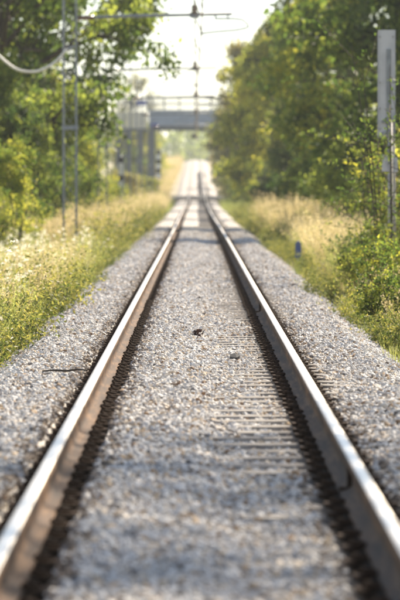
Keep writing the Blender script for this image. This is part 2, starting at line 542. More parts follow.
stones = [bpy.data.objects.new("stone", stone_mesh(i, 40 + i, M['stone'])) for i in range(9)]
M['stone_rust'] = noisy("rust_dusted_stone", [(.3, (.10, .075, .055)), (.55, (.26, .21, .17)), (.8, (.40, .34, .29))], 30, .9, 0, .4)
stones += [bpy.data.objects.new("stone", stone_mesh(i, 70 + i, M['stone_rust'])) for i in range(4)]
PTS = []
for (y0, y1, dens, r0, r1) in [(9, 30, 1000, .0125, .026), (30, 62, 1050, .012, .025), (62, 100, 560, .016, .030), (100, 150, 200, .024, .04)]:
    n = int((y1 - y0) * 4.6 * dens)
    x = RS.uniform(-2.3, 2.3, n); y = RS.uniform(y0, y1, n)
    s = np.abs(np.abs(x - wob(y)) - .75)
    edge = .185 + (vnoise(x * 9, y * 6, 11) - .5) * .05
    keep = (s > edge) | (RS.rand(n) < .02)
    # sleepers show through beside the right rail
    sl = np.abs(((y - 9.4 + .3) % .6) - .3) < .13
    xr = x - wob(y)
    keep &= ~(sl & (xr > .18 + .32 * vnoise(y * 1.7, y * 0, 33)) & (xr < .98 + .3 * vnoise(y * 1.7, y * 0, 36)) & (RS.rand(n) < .0 + .8 * vnoise(x * 3 + 9, y * 1.6, 35)))
    x = x[keep]; y = y[keep]; n = len(x)
    r = RS.uniform(r0, r1, n) * np.where(RS.rand(n) < .06, 1.3, 1)
    z = bed_z(x, y) + RS.uniform(-.2, .75, n) * r
    PTS.append(np.stack([x, y, z, r], -1))
PTS = np.concatenate(PTS)
n = len(PTS)
scatter("ballast_gravel", PTS[:, :3], RS.uniform(0, 6.28, (n, 3)) * (.12, .12, 1), np.repeat(PTS[:, 3:4], 3, 1) * RS.uniform(.85, 1.2, (n, 3)), np.where(RS.rand(n) < .55 * np.clip((.30 - np.abs(np.abs(PTS[:, 0]) - .75)) / .10, 0, 1) + .015, RS.randint(9, 13, n), RS.randint(0, 9, n)), stones)

# ------------------------------------------------------------------ railway track: rails, sleepers, clips
track = empty("railway_track", (0, 0, 0), "single railway track with polished rails running straight away over pale ballast", "railway track")
rp = [(-.036, -.012), (-.030, -.003), (-.018, 0), (.018, 0), (.030, -.003), (.036, -.012), (.036, -.036), (.028, -.044), (.009, -.052), (.0085, -.10), (.011, -.135),
      (.03, -.15), (.075, -.161), (.075, -.172), (-.075, -.172), (-.075, -.161), (-.03, -.15), (-.011, -.135), (-.0085, -.10), (-.009, -.052), (-.028, -.044), (-.036, -.036)]
ys = np.unique(np.concatenate([np.arange(-15, 120, 2.0), np.arange(120, 1000, 6)]))
k = len(rp)
for sx in (-1, 1):
    V = np.zeros((len(ys), k, 3))
    V[:, :, 0] = np.array([p[0] for p in rp])[None] + sx * .753 + wob(ys)[:, None]
    V[:, :, 1] = ys[:, None]
    V[:, :, 2] = np.array([p[1] for p in rp])[None] + prof(ys)[:, None]
    J = np.arange(k)
    F = (np.stack([J, J + 0, (J + 1) % k, (J + 1) % k], -1)[None] + (np.arange(len(ys) - 1) * k)[:, None, None])
    F = F + np.array([0, k, k, 0])[None, None]
    F = F[:, :, ::-1]
    tint = np.zeros((len(ys) - 1, k)); tint[:, 0] = .0; tint[:, 4] = .0; tint[:, 1] = .7; tint[:, 3] = .7; tint[:, 2] = 1
    o = link(bpy.data.objects.new("rail", mesh_np("rail", V.reshape(-1, 3), F.reshape(-1, 4), M['rail'], tint.ravel())), track)

# sleeper with slightly waisted middle
def sleeper_mesh():
    m = MB()
    st = [(-1.25, -.18, -.185), (-1.0, -.160, -.18), (-.5, -.158, -.18), (-.2, -.17, -.19), (.2, -.172, -.19), (.5, -.171, -.18), (1.0, -.171, -.18), (1.25, -.18, -.185)]
    vs = []
    for (x, zt, _) in st:
        hw = .10 if abs(x) < .4 else .115
        vs += [(x, -.145, -.36), (x, -hw, zt - .005 - .008), (x, hw, zt - .013), (x, .145, -.36)]
    fs = []
    for i in range(len(st) - 1):
        for j in range(4):
            fs.append((i * 4 + j, i * 4 + (j + 1) % 4, (i + 1) * 4 + (j + 1) % 4, (i + 1) * 4 + j))
    fs += [(0, 3, 2, 1), tuple(len(st) * 4 - 4 + q for q in (0, 1, 2, 3))]
    m.add(vs, [tuple(reversed(f)) for f in fs])
    # raised shoulders each side of the rail seats, rusty-stained
    return m


def clip_mb(m, cx, cy, cz, sgn, n=5):
    # W-shaped tension clamp seen as a bent bar with a coach bolt through it
    pts = [(0.06, -.085, .008), (.02, -.07, .012), (.0, -.045, .024), (.03, -.03, .03), (.065, 0, .02), (.03, .03, .03), (.0, .045, .024), (.02, .07, .012), (.06, .085, .008)]
    m.tube([(cx + sgn * p[0], cy + p[1], cz + p[2]) for p in pts], .009, n)
    m.tube([(cx + sgn * .04, cy, cz - .01), (cx + sgn * .04, cy, cz + .022), (cx + sgn * .04, cy, cz + .023), (cx + sgn * .04, cy, cz + .04)], [.012, .012, .02, .02], 6)
    m.box((cx + sgn * .07, cy, cz + .004), (.05, .15, .022))


sm = sleeper_mesh().mesh("sleeper", M['sleeper'])
cm = MB(); clip_mb(cm, 0, 0, 0, 1); clipR = cm.mesh("rail_clip", M['rust_iron'])
cm = MB(); clip_mb(cm, 0, 0, 0, -1); clipL = cm.mesh("rail_clip", M['rust_iron'])
Y0, NS = 9.4, 300
for i in range(NS):
    y = Y0 + .6 * i
    s = bpy.data.objects.new("sleeper", sm); link(s, track)
    s.location = (float(wob(y)) + random.uniform(-.01, .01), y, float(prof(y)) + random.uniform(-.004, .002))
    s.rotation_euler = (0, 0, random.uniform(-.006, .006))
    if i < 75:
        for rx in (-.753, .753):
            for sg in (-1, 1):
                c = bpy.data.objects.new("rail_clip", clipR if sg > 0 else clipL); link(c, s)
                c.location = (rx + sg * .08, random.uniform(-.008, .008), -.178)
base = np.array([v.co[:] for v in sm.vertices]); bf = [tuple(p.vertices) for p in sm.polygons]
m = MB()
for i in range(NS, NS + 700):
    y = Y0 + .6 * i
    m.add(base + np.array([float(wob(y)), y, float(prof(y))]), bf)
m.build("sleeper", M['sleeper'], track)['kind'] = 'stuff'
m = MB()
for i in range(75, 330):
    y = Y0 + .6 * i
    for rx in (-.753, .753):
        for sg in (-1, 1):
            clip_mb(m, rx + sg * .08 + float(wob(y)), y, -.178 + float(prof(y)), sg, 4)
m.build("rail_clip", M['rust_iron'], track)['kind'] = 'stuff'
# weld collars on the right rail, fishplate on the left one
for (yy, sx) in [(20.3, 1), (48.9, 1)]:
    m = MB()
    for sg in (-1, 1):
        m.box((sx * .753 + sg * .021, yy, -.095), (.026, .045, .10))
        m.box((sx * .753 + sg * .05, yy, -.150), (.05, .05, .018))
    m.build("weld_collar", M['rust_iron'], track, bevel=.003)

# ------------------------------------------------------------------ plants: leaf and blade meshes
def leaves(C, size, rs, tint, aspect=.5, up=.35, droop=0.0):
    """one folded leaf (2 quads) per centre"""
    n = len(C)
    d = rs.normal(size=(n, 3)); d[:, 2] -= droop; d /= np.linalg.norm(d, axis=1)[:, None]
    q = rs.normal(size=(n, 3)); q[:, 2] += up
    s = np.cross(d, q); s /= np.linalg.norm(s, axis=1)[:, None] + 1e-9
    nn = np.cross(s, d)
    L = (size * rs.uniform(.6, 1.3, n))[:, None]
    W = L * aspect * .5
    a = C; tip = C + d * L; mid1 = C + d * L * .45 + s * W + nn * L * .12; mid2 = C + d * L * .45 - s * W + nn * L * .12
    V = np.stack([a, mid1, tip, mid2], 1).reshape(-1, 3)
    b = np.arange(n)[:, None] * 4
    F = np.concatenate([b + np.array([[0, 1, 2]]), b + np.array([[0, 2, 3]])], 1).reshape(-1, 3)
    return V, F, np.repeat(tint, 2)


def tree_geo(seed, H, RX, trunk_r, base_h=.2, nlimb=14, nsub=5, leaves_per=170, leaf=.11, clump=.75, zshape=1.0, lean=0.0, flat=.75, open_=0.0):
    rs = np.random.RandomState(seed)
    wood = MB()
    tp = [Vector((lean * t * H * .3 + math.sin(t * 4 + seed) * .03 * H * t, math.cos(t * 3 + seed) * .025 * H * t, H * .9 * t)) for t in np.linspace(0, 1, 9)]
    wood.tube(tp, [trunk_r * (1.35 if i == 0 else 1 - .85 * i / 8) for i in range(9)], 9)
    clumps = []
    for i in range(nlimb):
        t = base_h + (0.97 - base_h) * (i + rs.uniform(0, .8)) / nlimb
        p0 = tp[0].lerp(tp[-1], 0) if False else None
        f = t * 8; j = int(min(f, 7)); p0 = tp[j].lerp(tp[j + 1], f - j)
        az = i * 2.4 + rs.uniform(-.5, .5)
        tt = (t - base_h) / (1 - base_h)
        Rr = RX * (math.sin(math.pi * min(1, .22 + .74 * tt ** zshape)) ** .6) * rs.uniform(.7, 1.1)
        el = .15 + .75 * tt + rs.uniform(-.2, .2)
        d = Vector((math.cos(az) * math.cos(el), math.sin(az) * math.cos(el), math.sin(el)))
        p2 = p0 + d * Rr
        p1 = p0.lerp(p2, .5) + Vector((0, 0, Rr * .1)) + Vector(rs.normal(size=3)) * Rr * .05
        r0 = trunk_r * (.5 - .32 * tt)
        wood.tube([p0, p1, p2], [r0, r0 * .6, r0 * .2], 6)
        clumps.append((p2, clump * rs.uniform(.8, 1.2)))
        for k in range(nsub):
            u = rs.uniform(.3, 1)
            q0 = p0.lerp(p1, u * 2) if u < .5 else p1.lerp(p2, u * 2 - 1)
            dd = (d + Vector(rs.normal(size=3)) * .75).normalized()
            q1 = q0 + dd * Rr * rs.uniform(.22, .5)
            wood.tube([q0, q0.lerp(q1, .5) + Vector(rs.normal(size=3)) * .05, q1], [r0 * .35, r0 * .22, r0 * .1], 4)
            clumps.append((q1, clump * rs.uniform(.5, 1.0)))
    Cs = []; T = []
    for (c, r) in clumps:
        if rs.rand() < open_: continue
        n = int(leaves_per * (r / clump) ** 2)
        v = rs.normal(size=(n, 3)); v /= np.linalg.norm(v, axis=1)[:, None]
        rad = r * rs.uniform(.25, 1, n) ** .6
        # irregular clump: lobes
        rad *= .75 + .45 * np.sin(v[:, 0] * 5 + c.x * 7) * np.sin(v[:, 1] * 4 + c.y * 5)
        pts = np.array(c)[None] + v * rad[:, None] * np.array([1.15, 1.15, flat])
        # leaves sit in small sprays; shared tones imitate lit clumps and dark gaps
        nc = max(3, n // 9)
        ctr = pts[rs.randint(0, n, nc)]; which = rs.randint(0, nc, n)
        pts = ctr[which] + rs.normal(0, leaf * .75, (n, 3))
        ct = np.clip(rs.uniform(.05, .6) + rs.gamma(1.2, .17, nc) - .1, 0, 1)
        Cs.append(pts); T.append(np.clip(ct[which] + rs.normal(0, .08, n), 0, 1))
    Cs = np.concatenate(Cs); T = np.concatenate(T)
    V, F, tt = leaves(Cs, leaf, rs, T, .6, .5, .2)
    return wood, (V, F, tt)


def put_tree(name, loc, mats, label, cat, group=None, rz=0, sc=1, geo=None, cache={}):
    key = (id(geo), mats)
    if key not in cache:
        wd, (V, F, tt) = geo
        cache[key] = (wd.mesh("trunk", M['bark'], True), mesh_np("crown", V, F, M[mats], tt))
    wm, lm = cache[key]
    x, y = loc
    e = empty(name, (x, y, float(ground_z(np.array([float(x)]), np.array([float(y)]))[0]) - .05), label, cat, group, rz)
    e.scale = (sc, sc, sc) if not isinstance(sc, tuple) else sc
    link(bpy.data.objects.new("trunk", wm), e); link(bpy.data.objects.new("crown", lm), e)
    return e


G_big = tree_geo(3, 11.5, 5.2, .28, base_h=.30, nlimb=20, nsub=9, leaves_per=260, leaf=.23, clump=.85)
G_dark = tree_geo(5, 11.0, 4.6, .2, base_h=.06, nlimb=30, nsub=8, leaves_per=190, leaf=.24, clump=.8)
G_b = tree_geo(9, 9.5, 3.6, .16, base_h=.05, nlimb=26, nsub=8, leaves_per=190, leaf=.25, clump=.75)
G_c = tree_geo(12, 8.0, 3.6, .15, base_h=.04, nlimb=22, nsub=7, leaves_per=240, leaf=.19, clump=.85)
G_bush = tree_geo(21, 3.6, 2.0, .05, base_h=.02, nlimb=18, nsub=7, leaves_per=190, leaf=.11, clump=.5, zshape=.8)
G_pop = tree_geo(27, 12.0, 3.0, .18, base_h=.2, nlimb=20, nsub=6, leaves_per=60, leaf=.2, clump=.7)

G_open = tree_geo(33, 10.5, 3.2, .16, base_h=.32, nlimb=20, nsub=6, leaves_per=75, leaf=.12, clump=.7)
# left side, in front to back
put_tree("broadleaf_tree", (-6.0, 128), 'leaf_mid', "large broadleaf tree with dark trunk at the left edge behind the lattice mast", "tree", "trees left of the track", .3, (.84, .84, 1.05), G_big)
put_tree("broadleaf_tree", (-8.4, 150), 'leaf_mid', "tall green tree behind the dark trunk at the upper left", "tree", "trees left of the track", 2.0, 1.05, G_big)
put_tree("broadleaf_tree", (-7.0, 186), 'leaf_yellow', "yellow green tree standing behind the second lattice mast", "tree", "trees left of the track", 4.1, .72, G_b)
put_tree("broadleaf_tree", (-8.6, 235), 'leaf_mid', "lower green tree left of the footbridge stair", "tree", "trees left of the track", 1.1, .72, G_c)
put_tree("broadleaf_tree", (-6.6, 455), 'leaf_yellow', "light green tree seen under the footbridge beside its left pillar", "tree", "trees left of the track", 2.6, (.75, .75, .95), G_c)
put_tree("broadleaf_tree", (-8.0, 560), 'leaf_olive', "hazy olive tree rising above the footbridge railing", "tree", "trees left of the track", .5, (1, 1, 1.25), G_pop)
put_tree("shrub", (-5.1, 104), 'leaf_shrub', "pale green shrub at the left edge below the dark trunk", "shrub", "shrubs left of the track", 1.0, (.7, .7, .8), G_bush)
put_tree("shrub", (-5.6, 122), 'leaf_dark', "dark willow like shrub between the left trunk and the lattice mast", "shrub", "shrubs left of the track", 3.0, (.9, .9, 1.15), G_bush)
put_tree("shrub", (-5.4, 143), 'leaf_mid', "green shrub behind the foot of the nearest lattice mast", "shrub", "shrubs left of the track", 5.0, (.85, .85, 1.2), G_bush)
put_tree("shrub", (-5.3, 172), 'leaf_yellow', "bright shrub right of the nearest lattice mast under the tree", "shrub", "shrubs left of the track", 2.0, (.9, .9, 1.2), G_bush)
put_tree("shrub", (-4.3, 216), 'leaf_yellow', "low yellow bush by the foot of the third lattice mast", "shrub", "shrubs left of the track", 3.6, (.55, .55, .6), G_bush)
put_tree("shrub", (-4.6, 262), 'leaf_olive', "low olive bush below the footbridge stair on the left verge", "shrub", "shrubs left of the track", 4.4, (.75, .75, .75), G_bush)
put_tree("broadleaf_tree", (-6.6, 402), 'leaf_mid', "green tree growing between the stair columns of the footbridge", "tree", "trees left of the track", .7, (.5, .5, .6), G_c)
put_tree("shrub", (-5.0, 425), 'leaf_olive', "olive bush on the pale slope left of the rails, nearest past the bridge", "shrub", "shrubs left of the track", 1.9, (1.1, 1.1, .8), G_bush)
put_tree("shrub", (-6.2, 480), 'leaf_mid', "dull green bush halfway up the pale slope beyond the bridge", "shrub", "shrubs left of the track", 2.9, (1.3, 1.3, .9), G_bush)
put_tree("shrub", (-5.4, 545), 'leaf_yellow', "pale yellow bush high on the slope beyond the bridge", "shrub", "shrubs left of the track", 3.9, (1.2, 1.2, .8), G_bush)
put_tree("shrub", (5.6, 520), 'leaf_yellow', "yellow green bush right of the rails on the slope past the bridge", "shrub", "shrubs right of the track", 3.3, (1.3, 1.3, .8), G_bush)
put_tree("shrub", (-4.1, 330), 'leaf_yellow', "small ochre bush at the ballast edge just before the footbridge", "shrub", "shrubs left of the track", 4.9, (.7, .7, .7), G_bush)

# right side
put_tree("dense_tree", (8.6, 122), 'leaf_mid', "dark green tree filling the upper right corner behind the board", "tree", "trees right of the track", .2, 1.08, G_dark)
put_tree("dense_tree", (7.9, 150), 'leaf_shrub', "tall dense green tree right of the sky gap, nearest of the row", "tree", "trees right of the track", 1.7, (1.0, 1.0, 1.12), G_dark)
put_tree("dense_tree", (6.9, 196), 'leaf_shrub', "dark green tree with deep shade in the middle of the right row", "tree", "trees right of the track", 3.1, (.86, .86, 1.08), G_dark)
put_tree("dense_tree", (5.7, 255), 'leaf_yellow', "yellow green tree in the middle of the right row", "tree", "trees right of the track", 4.4, (1.1, 1.1, 1.32), G_b)
put_tree("dense_tree", (6.0, 330), 'leaf_olive', "olive brown tree overhanging the footbridge at the right", "tree", "trees right of the track", .9, (1.3, 1.3, 1.45), G_b)
put_tree("dense_tree", (5.6, 356), 'leaf_olive', "greyish tree hiding the right end of the footbridge", "tree", "trees right of the track", 2.2, (1.15, 1.15, 1.0), G_b)
put_tree("dense_tree", (6.6, 440), 'leaf_mid', "hazy green tree just beyond the footbridge on the right", "tree", "trees right of the track", 5.2, (1.0, 1.0, 1.0), G_b)
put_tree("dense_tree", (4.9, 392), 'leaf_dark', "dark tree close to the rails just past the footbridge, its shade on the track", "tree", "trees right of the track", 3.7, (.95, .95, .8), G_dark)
put_tree("shrub", (5.1, 128), 'leaf_mid', "green shrub below the tall tree, left of the board post", "shrub", "shrubs right of the track", .6, (.9, .9, .95), G_bush)
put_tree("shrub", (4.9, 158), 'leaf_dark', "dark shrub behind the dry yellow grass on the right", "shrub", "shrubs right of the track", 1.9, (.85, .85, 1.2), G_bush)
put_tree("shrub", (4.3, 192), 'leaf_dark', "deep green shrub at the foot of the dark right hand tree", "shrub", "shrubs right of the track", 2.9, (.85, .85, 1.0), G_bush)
put_tree("shrub", (3.6, 226), 'leaf_shrub', "bright green low shrub leaning to the ballast on the right", "shrub", "shrubs right of the track", 4.0, (.6, .6, .5), G_bush)
put_tree("shrub", (4.3, 275), 'leaf_dark', "dark shrub under the yellow green tree in the right row", "shrub", "shrubs right of the track", 5.4, (.9, .9, 1.2), G_bush)
put_tree("shrub", (4.2, 345), 'leaf_mid', "shadowed shrub at the right verge before the footbridge", "shrub", "shrubs right of the track", .1, (.95, .95, 1.0), G_bush)

# trees beyond the footbridge along the line, hazy
for i, (x, y, s, mt, lb) in enumerate([
    (-9.5, 640, 1.0, 'leaf_olive', "pale hazy tree left of the rails, first beyond the bridge"),
    (10.5, 600, 1.1, 'leaf_mid', "bluish hazy tree right of the rails, first beyond the bridge"),
    (-14, 820, 1.3, 'leaf_mid', "faint tree far beyond the bridge on the left of the line"),
    (13, 800, 1.3, 'leaf_olive', "faint tree far beyond the bridge on the right of the line")]):
    put_tree("distant_tree", (x, y), mt, lb, "tree", "hazy trees beyond the footbridge", i * 1.3, s, G_c)

# trees outside the frame whose shade falls on the near track
for i, (x, y, s, lb) in enumerate([
    (6.9, 31, 1.1, "tree right of the near track, just beyond the nearest one"),
    (6.0, 24.5, 1.0, "leafy tree right of the camera, nearest to it"),
    (8.8, 45, .95, "smaller tree right of the near track, third from the camera"),
    (9.6, 66, .95, "tree right of the sharp stretch of track beyond the frame edge")]):
    put_tree("side_tree", (x, y), 'leaf_mid', lb, "tree", "trees beside the near track", i * 2.1, s, G_open)

# far woodland
rs = np.random.RandomState(77)
Cs = []; T = []
for i in range(260):
    x = rs.uniform(-260, 260); y = rs.uniform(1150, 1500) + abs(x) * .3
    h = rs.uniform(8, 13); z = float(prof(y)) + h * .5
    n = 150
    v = rs.normal(size=(n, 3)); v /= np.linalg.norm(v, axis=1)[:, None]
    Cs.append(np.array([x, y, z]) + v * np.array([5, 5, h * .55]) * (rs.uniform(.4, 1, n) ** .5)[:, None]); T.append(np.clip(rs.uniform(.2, .7) + rs.normal(0, .1, n), 0, 1))
V, F, tt = leaves(np.concatenate(Cs), 1.6, rs, np.concatenate(T), .8)
o = link(bpy.data.objects.new("distant_woodland", mesh_np("distant_woodland", V, F, M['leaf_mid'], tt)))
tag(o, "far hazy woodland closing the view at the end of the line", "woodland", kind='stuff')


# ------------------------------------------------------------------ near shrubs on the right (sharp): stems with leaves
def shrub_geo(seed, H, W, nstem, leaf, per, spread=.5, wood_r=.008, lean=(0, 0)):
    rs = np.random.RandomState(seed)
    wood = MB(); Cs = []; T = []
    for i in range(nstem):
        az = rs.uniform(0, 6.28); sp = rs.uniform(.15, 1) * W
        b = Vector((math.cos(az) * .12, math.sin(az) * .12, 0))
        h = H * rs.uniform(.55, 1)
        top = Vector((math.cos(az) * sp + lean[0] * h, math.sin(az) * sp + lean[1] * h, h))
        mid = b.lerp(top, .5) + Vector((0, 0, h * .12)) + Vector(rs.normal(size=3)) * .04
        pts = [b, mid, top]
        wood.tube(pts, [wood_r, wood_r * .7, wood_r * .3], 4)
        ct = rs.uniform(.1, .8)
        twigs = [(b, mid, top)]
        for k in range(7):
            u = rs.uniform(.25, .95)
            q0 = b.lerp(mid, u * 2) if u < .5 else mid.lerp(top, u * 2 - 1)
            q1 = q0 + Vector(rs.normal(size=3)) * spread * .3 + Vector((0, 0, .1))
            wood.tube([q0, q1], [wood_r * .4, wood_r * .2], 3)
            twigs.append((q0, q0.lerp(q1, .5), q1))
        for (a, bb, c) in twigs:
            n = per
            u = rs.uniform(.2, 1, n)
            P = np.where(u[:, None] < .5, np.array(a) + (np.array(bb) - np.array(a)) * (u * 2)[:, None], np.array(bb) + (np.array(c) - np.array(bb)) * (u * 2 - 1)[:, None])
            P = P + rs.normal(0, leaf * .35, (n, 3))
            Cs.append(P); T.append(np.clip(ct + .25 * (u - .5) + rs.normal(0, .13, n), 0, 1))
    V, F, tt = leaves(np.concatenate(Cs), leaf, rs, np.concatenate(T), .45, .6, -.2)
    return wood, (V, F, tt)


S1 = shrub_geo(1, 1.15, .55, 30, .055, 20)
S2 = shrub_geo(2, 1.3, .5, 28, .05, 20, lean=(-.1, 0))
S3 = shrub_geo(3, .8, .5, 28, .042, 16)
for (x, y, sc, rz, mt, g, lb) in [
    (2.36, 50, .8, 0, 'leaf_shrub', S1, "leafy green bush at the right edge nearest the camera"),
    (2.2, 54, .6, 2.0, 'leaf_yellow', S3, "small yellow green bush touching the ballast, nearest on the right"),
    (2.62, 56, 1.05, 5.0, 'leaf_shrub', S1, "tall leafy bush behind the nearest green bush at the right edge"),
    (2.42, 60, .8, 1.0, 'leaf_yellow', S2, "yellow green bush beside the ballast on the right"),
    (2.95, 64, 1.1, 2.2, 'leaf_shrub', S2, "green bush at the right edge below the board post"),
    (2.7, 69, 1.0, 3.0, 'leaf_dark', S1, "grey green bush just behind the yellow bush on the right"),
    (3.55, 71, 1.2, 4.0, 'leaf_mid', S2, "bush at the foot of the board post at the right edge"),
    (3.9, 84, 1.1, 1.4, 'leaf_mid', S1, "green bush between the dry grass and the board post"),
    (3.45, 90, .9, .4, 'leaf_shrub', S3, "low green bush right of the small blue post"),
    (2.17, 86.6, .42, .4, 'leaf_mid', S3, "low green weed clump just in front of the blue post"),
]:
    put_tree("bush", (x, y), mt, lb, "bush", "bushes on the right verge", rz, sc, g)
for (x, y, sc, rz, mt, lb) in [
    (-1.62, 73, .38, 0, 'leaf_shrub', "small green weed growing on the ballast left of the rails"),
    (-2.35, 68, .6, 1.0, 'leaf_shrub', "low green weed clump at the left ballast edge")]:
    put_tree("weed", (x, y), mt, lb, "weed", None, rz, sc, S3)
# sapling spraying in front of the board
SAP = shrub_geo(8, 4.3, .7, 10, .075, 15, spread=1.3, wood_r=.018)
put_tree("sapling", (3.08, 65), 'leaf_mid', "slim young tree whose sprays cross in front of the grey board", "tree", None, 0, 1, SAP)
SAP2 = shrub_geo(9, 3.6, .9, 14, .08, 26, spread=1.5, wood_r=.018)
put_tree("sapling", (3.5, 77), 'leaf_yellow', "young tree with bright leaves behind the grey board", "tree", None, 1.0, 1.1, SAP2)
put_tree("sapling", (-4.05, 88), 'leaf_yellow', "young willow with upright yellow green shoots at the left edge", "tree", None, 2.0, (.8, .8, .72), SAP2)


# ------------------------------------------------------------------ grasses
def tuft(seed, n, h0, h1, w, spread, mtl, head=0, bend=.35):
    rs = np.random.RandomState(seed)
    V = []; F = []; T = []
    for i in range(n):
        az = rs.uniform(0, 6.28); r = rs.uniform(0, spread) ** 1
        b = np.array([math.cos(az) * r, math.sin(az) * r, -.03])
        h = rs.uniform(h0, h1); da = az + rs.normal(0, .6); bd = h * bend * rs.uniform(.2, 1.2)
        s = np.array([-math.sin(da + rs.normal(0, .8)), math.cos(da + rs.normal(0, .8)), 0]) * w * rs.uniform(.6, 1.2)
        p1 = b + np.array([math.cos(da) * bd * .3, math.sin(da) * bd * .3, h * .6])
        p2 = b + np.array([math.cos(da) * bd, math.sin(da) * bd, h])
        k = len(V); V += [b - s, b + s, p1 - s * .8, p1 + s * .8, p2 - s * .1, p2 + s * .1]
        F += [(k, k + 1, k + 3, k + 2), (k + 2, k + 3, k + 5, k + 4)]
        t = np.clip(rs.uniform(0, 1), 0, 1); T += [t, t]
        if head and rs.rand() < head:
            for q in range(10):
                c = p2 + (p2 - p1) * (-.35 + .05 * q) + rs.normal(0, .009, 3)
                d1 = rs.normal(size=3); d1 /= np.linalg.norm(d1); d2 = np.cross(d1, rs.normal(size=3)); d2 /= np.linalg.norm(d2)
                k = len(V); V += [c, c + d1 * .02 + d2 * .008, c + d1 * .035, c + d1 * .02 - d2 * .008]; F += [(k, k + 1, k + 2, k + 3)]; T.append(min(1, t + .2))
    return bpy.data.objects.new("tuft", mesh_np("tuft", V, F, mtl, T))


def flowertuft(seed):
    rs = np.random.RandomState(seed)
    V = []; F = []; T = []; MI = []
    def quad(a, b, c, d, t, mi):
        k = len(V); V.extend([a, b, c, d]); F.append((k, k + 1, k + 2, k + 3)); T.append(t); MI.append(mi)
    for i in range(5):
        b = np.array([*rs.normal(0, .12, 2), -.03]); h = rs.uniform(.55, 1.05)
        top = b + np.array([*rs.normal(0, .1, 2), h])
        sd = np.array([.004, 0, 0])
        quad(b - sd, b + sd, top + sd, top - sd, .6, 0)
        for q in range(14):
            u = rs.uniform(.1, .85); c = b + (top - b) * u; d = rs.normal(size=3); d[2] = abs(d[2]) * .5; d /= np.linalg.norm(d); e = np.cross(d, [0, 0, 1]); L = .06
            quad(c, c + d * L * .5 + e * .009, c + d * L, c + d * L * .5 - e * .009, rs.rand(), 0)
        for q in range(rs.randint(2, 5)):
            st = b + (top - b) * rs.uniform(.6, .9); hd = st + np.array([*rs.normal(0, .07, 2), rs.uniform(.06, .16)])
            quad(st - sd * .6, st + sd * .6, hd + sd * .6, hd - sd * .6, .5, 0)
            for z in range(9):
                c = hd + np.array([*rs.normal(0, .018, 2), rs.normal(0, .006)])
                for zz in range(1):
                    d = rs.normal(size=3) * .011; e = np.cross(d, rs.normal(size=3)); e = e / np.linalg.norm(e) * .008
                    quad(c - d, c + e, c + d, c - e, rs.rand(), 1)
    return bpy.data.objects.new("tuft", mesh_np("tuft", V, F, [M['grass_green'], M['flower']], T, mi=MI))


greens = [tuft(i, 34, .12, .38, .0045, .13, M['grass_green']) for i in range(3)]
tallg = [tuft(10 + i, 34, .35, .8, .0045, .16, M['grass_green'], .15) for i in range(3)]
drys = [tuft(20 + i, 40, .4, .95, .0035, .16, M['grass_dry'], .6) for i in range(3)]
weeds = []
for i in range(2):
    wd, (V, F, tt) = shrub_geo(50 + i, .28, .24, 12, .034, 7)
    weeds.append(bpy.data.objects.new("tuft", mesh_np("tuft", V, F, M['leaf_weed'], tt)))
flowers = [flowertuft(30 + i) for i in range(4)]


def gscatter(name, zones, sources, label, cat):
    P = []; S = []
    for (x0, x1, y0, y1, dens, s0, s1, clumpy) in zones:
        n = int(abs(x1 - x0) * (y1 - y0) * dens)
        x = RS.uniform(x0, x1, n); y = RS.uniform(y0, y1, n)
        k = vnoise(x * 1.3, y * .5, 17 + len(name)) > clumpy
        inner = np.where(x < 0, -1.85, 2.0) * (1 + .10 * (vnoise(y * .35, y * 0 + 3, 4) * 2 - 1))
        near = (np.abs(x) > 1.45) & (RS.rand(n) < .07)          # a few plants stray onto the stones
        k &= (np.abs(x) > np.abs(inner)) | near
        k &= ~((np.abs(x - 2.15) < .2) & (y > 83) & (y < 88.5)) & ~((np.abs(x + 3.1) < .45) & (y > 90) & (y < 108.5))
        x, y = x[k], y[k]
        P.append(np.stack([x, y, np.maximum(ground_z(x, y), np.where(np.abs(x) < 2.4, bed_z(x, y), -9)) - .02], -1)); S.append(RS.uniform(s0, s1, len(x)))
    P = np.concatenate(P); S = np.concatenate(S); n = len(P)
    ROT = np.stack([RS.normal(0, .08, n), RS.normal(0, .08, n), RS.uniform(0, 6.28, n)], -1)
    o = scatter(name, P, ROT, np.stack([S, S, S * RS.uniform(.8, 1.2, n)], -1), RS.randint(0, len(sources), n), sources)
    tag(o, label, cat)
    return o


gscatter("short_grass", [(-4.5, -1.7, 26, 70, 6, .6, 1.2, .4), (-4.5, -1.7, 70, 120, 4, .5, .9, .45), (1.9, 5, 30, 120, 5, .5, .9, .45), (-5.5, -1.9, 120, 300, 2, .9, 1.4, .4), (1.9, 4.5, 120, 300, 2, .9, 1.5, .4),
                         (-7, -2.0, 300, 362, 1.0, 2, 3.0, .2), (2.0, 7, 300, 362, 1.0, 2, 3.0, .2)], greens, "short green grass along both sides of the ballast", "grass")
gscatter("creeping_weeds", [(-3.4, -1.4, 34, 66, 5, .6, 1.7, .45), (-3.2, -1.8, 66, 100, 6, .7, 1.5, .45), (1.55, 3.2, 40, 110, 6, .7, 1.2, .5), (-4, -2, 100, 220, 2, 1.5, 2.5, .5), (2, 4.0, 110, 240, 2.0, 1.2, 2.0, .5)], weeds, "low leafy green weeds creeping up to the ballast edge", "weeds")
gscatter("tall_green_grass", [(-5, -1.95, 36, 85, 8, .5, 1.15, .3), (-5.5, -2.6, 85, 200, 2, .8, 1.4, .5), (2.6, 6, 60, 128, 5, .8, 1.4, .35), (2.6, 6, 128, 200, 3, .9, 1.6, .4)], tallg, "tall green grass standing on the verges", "grass")
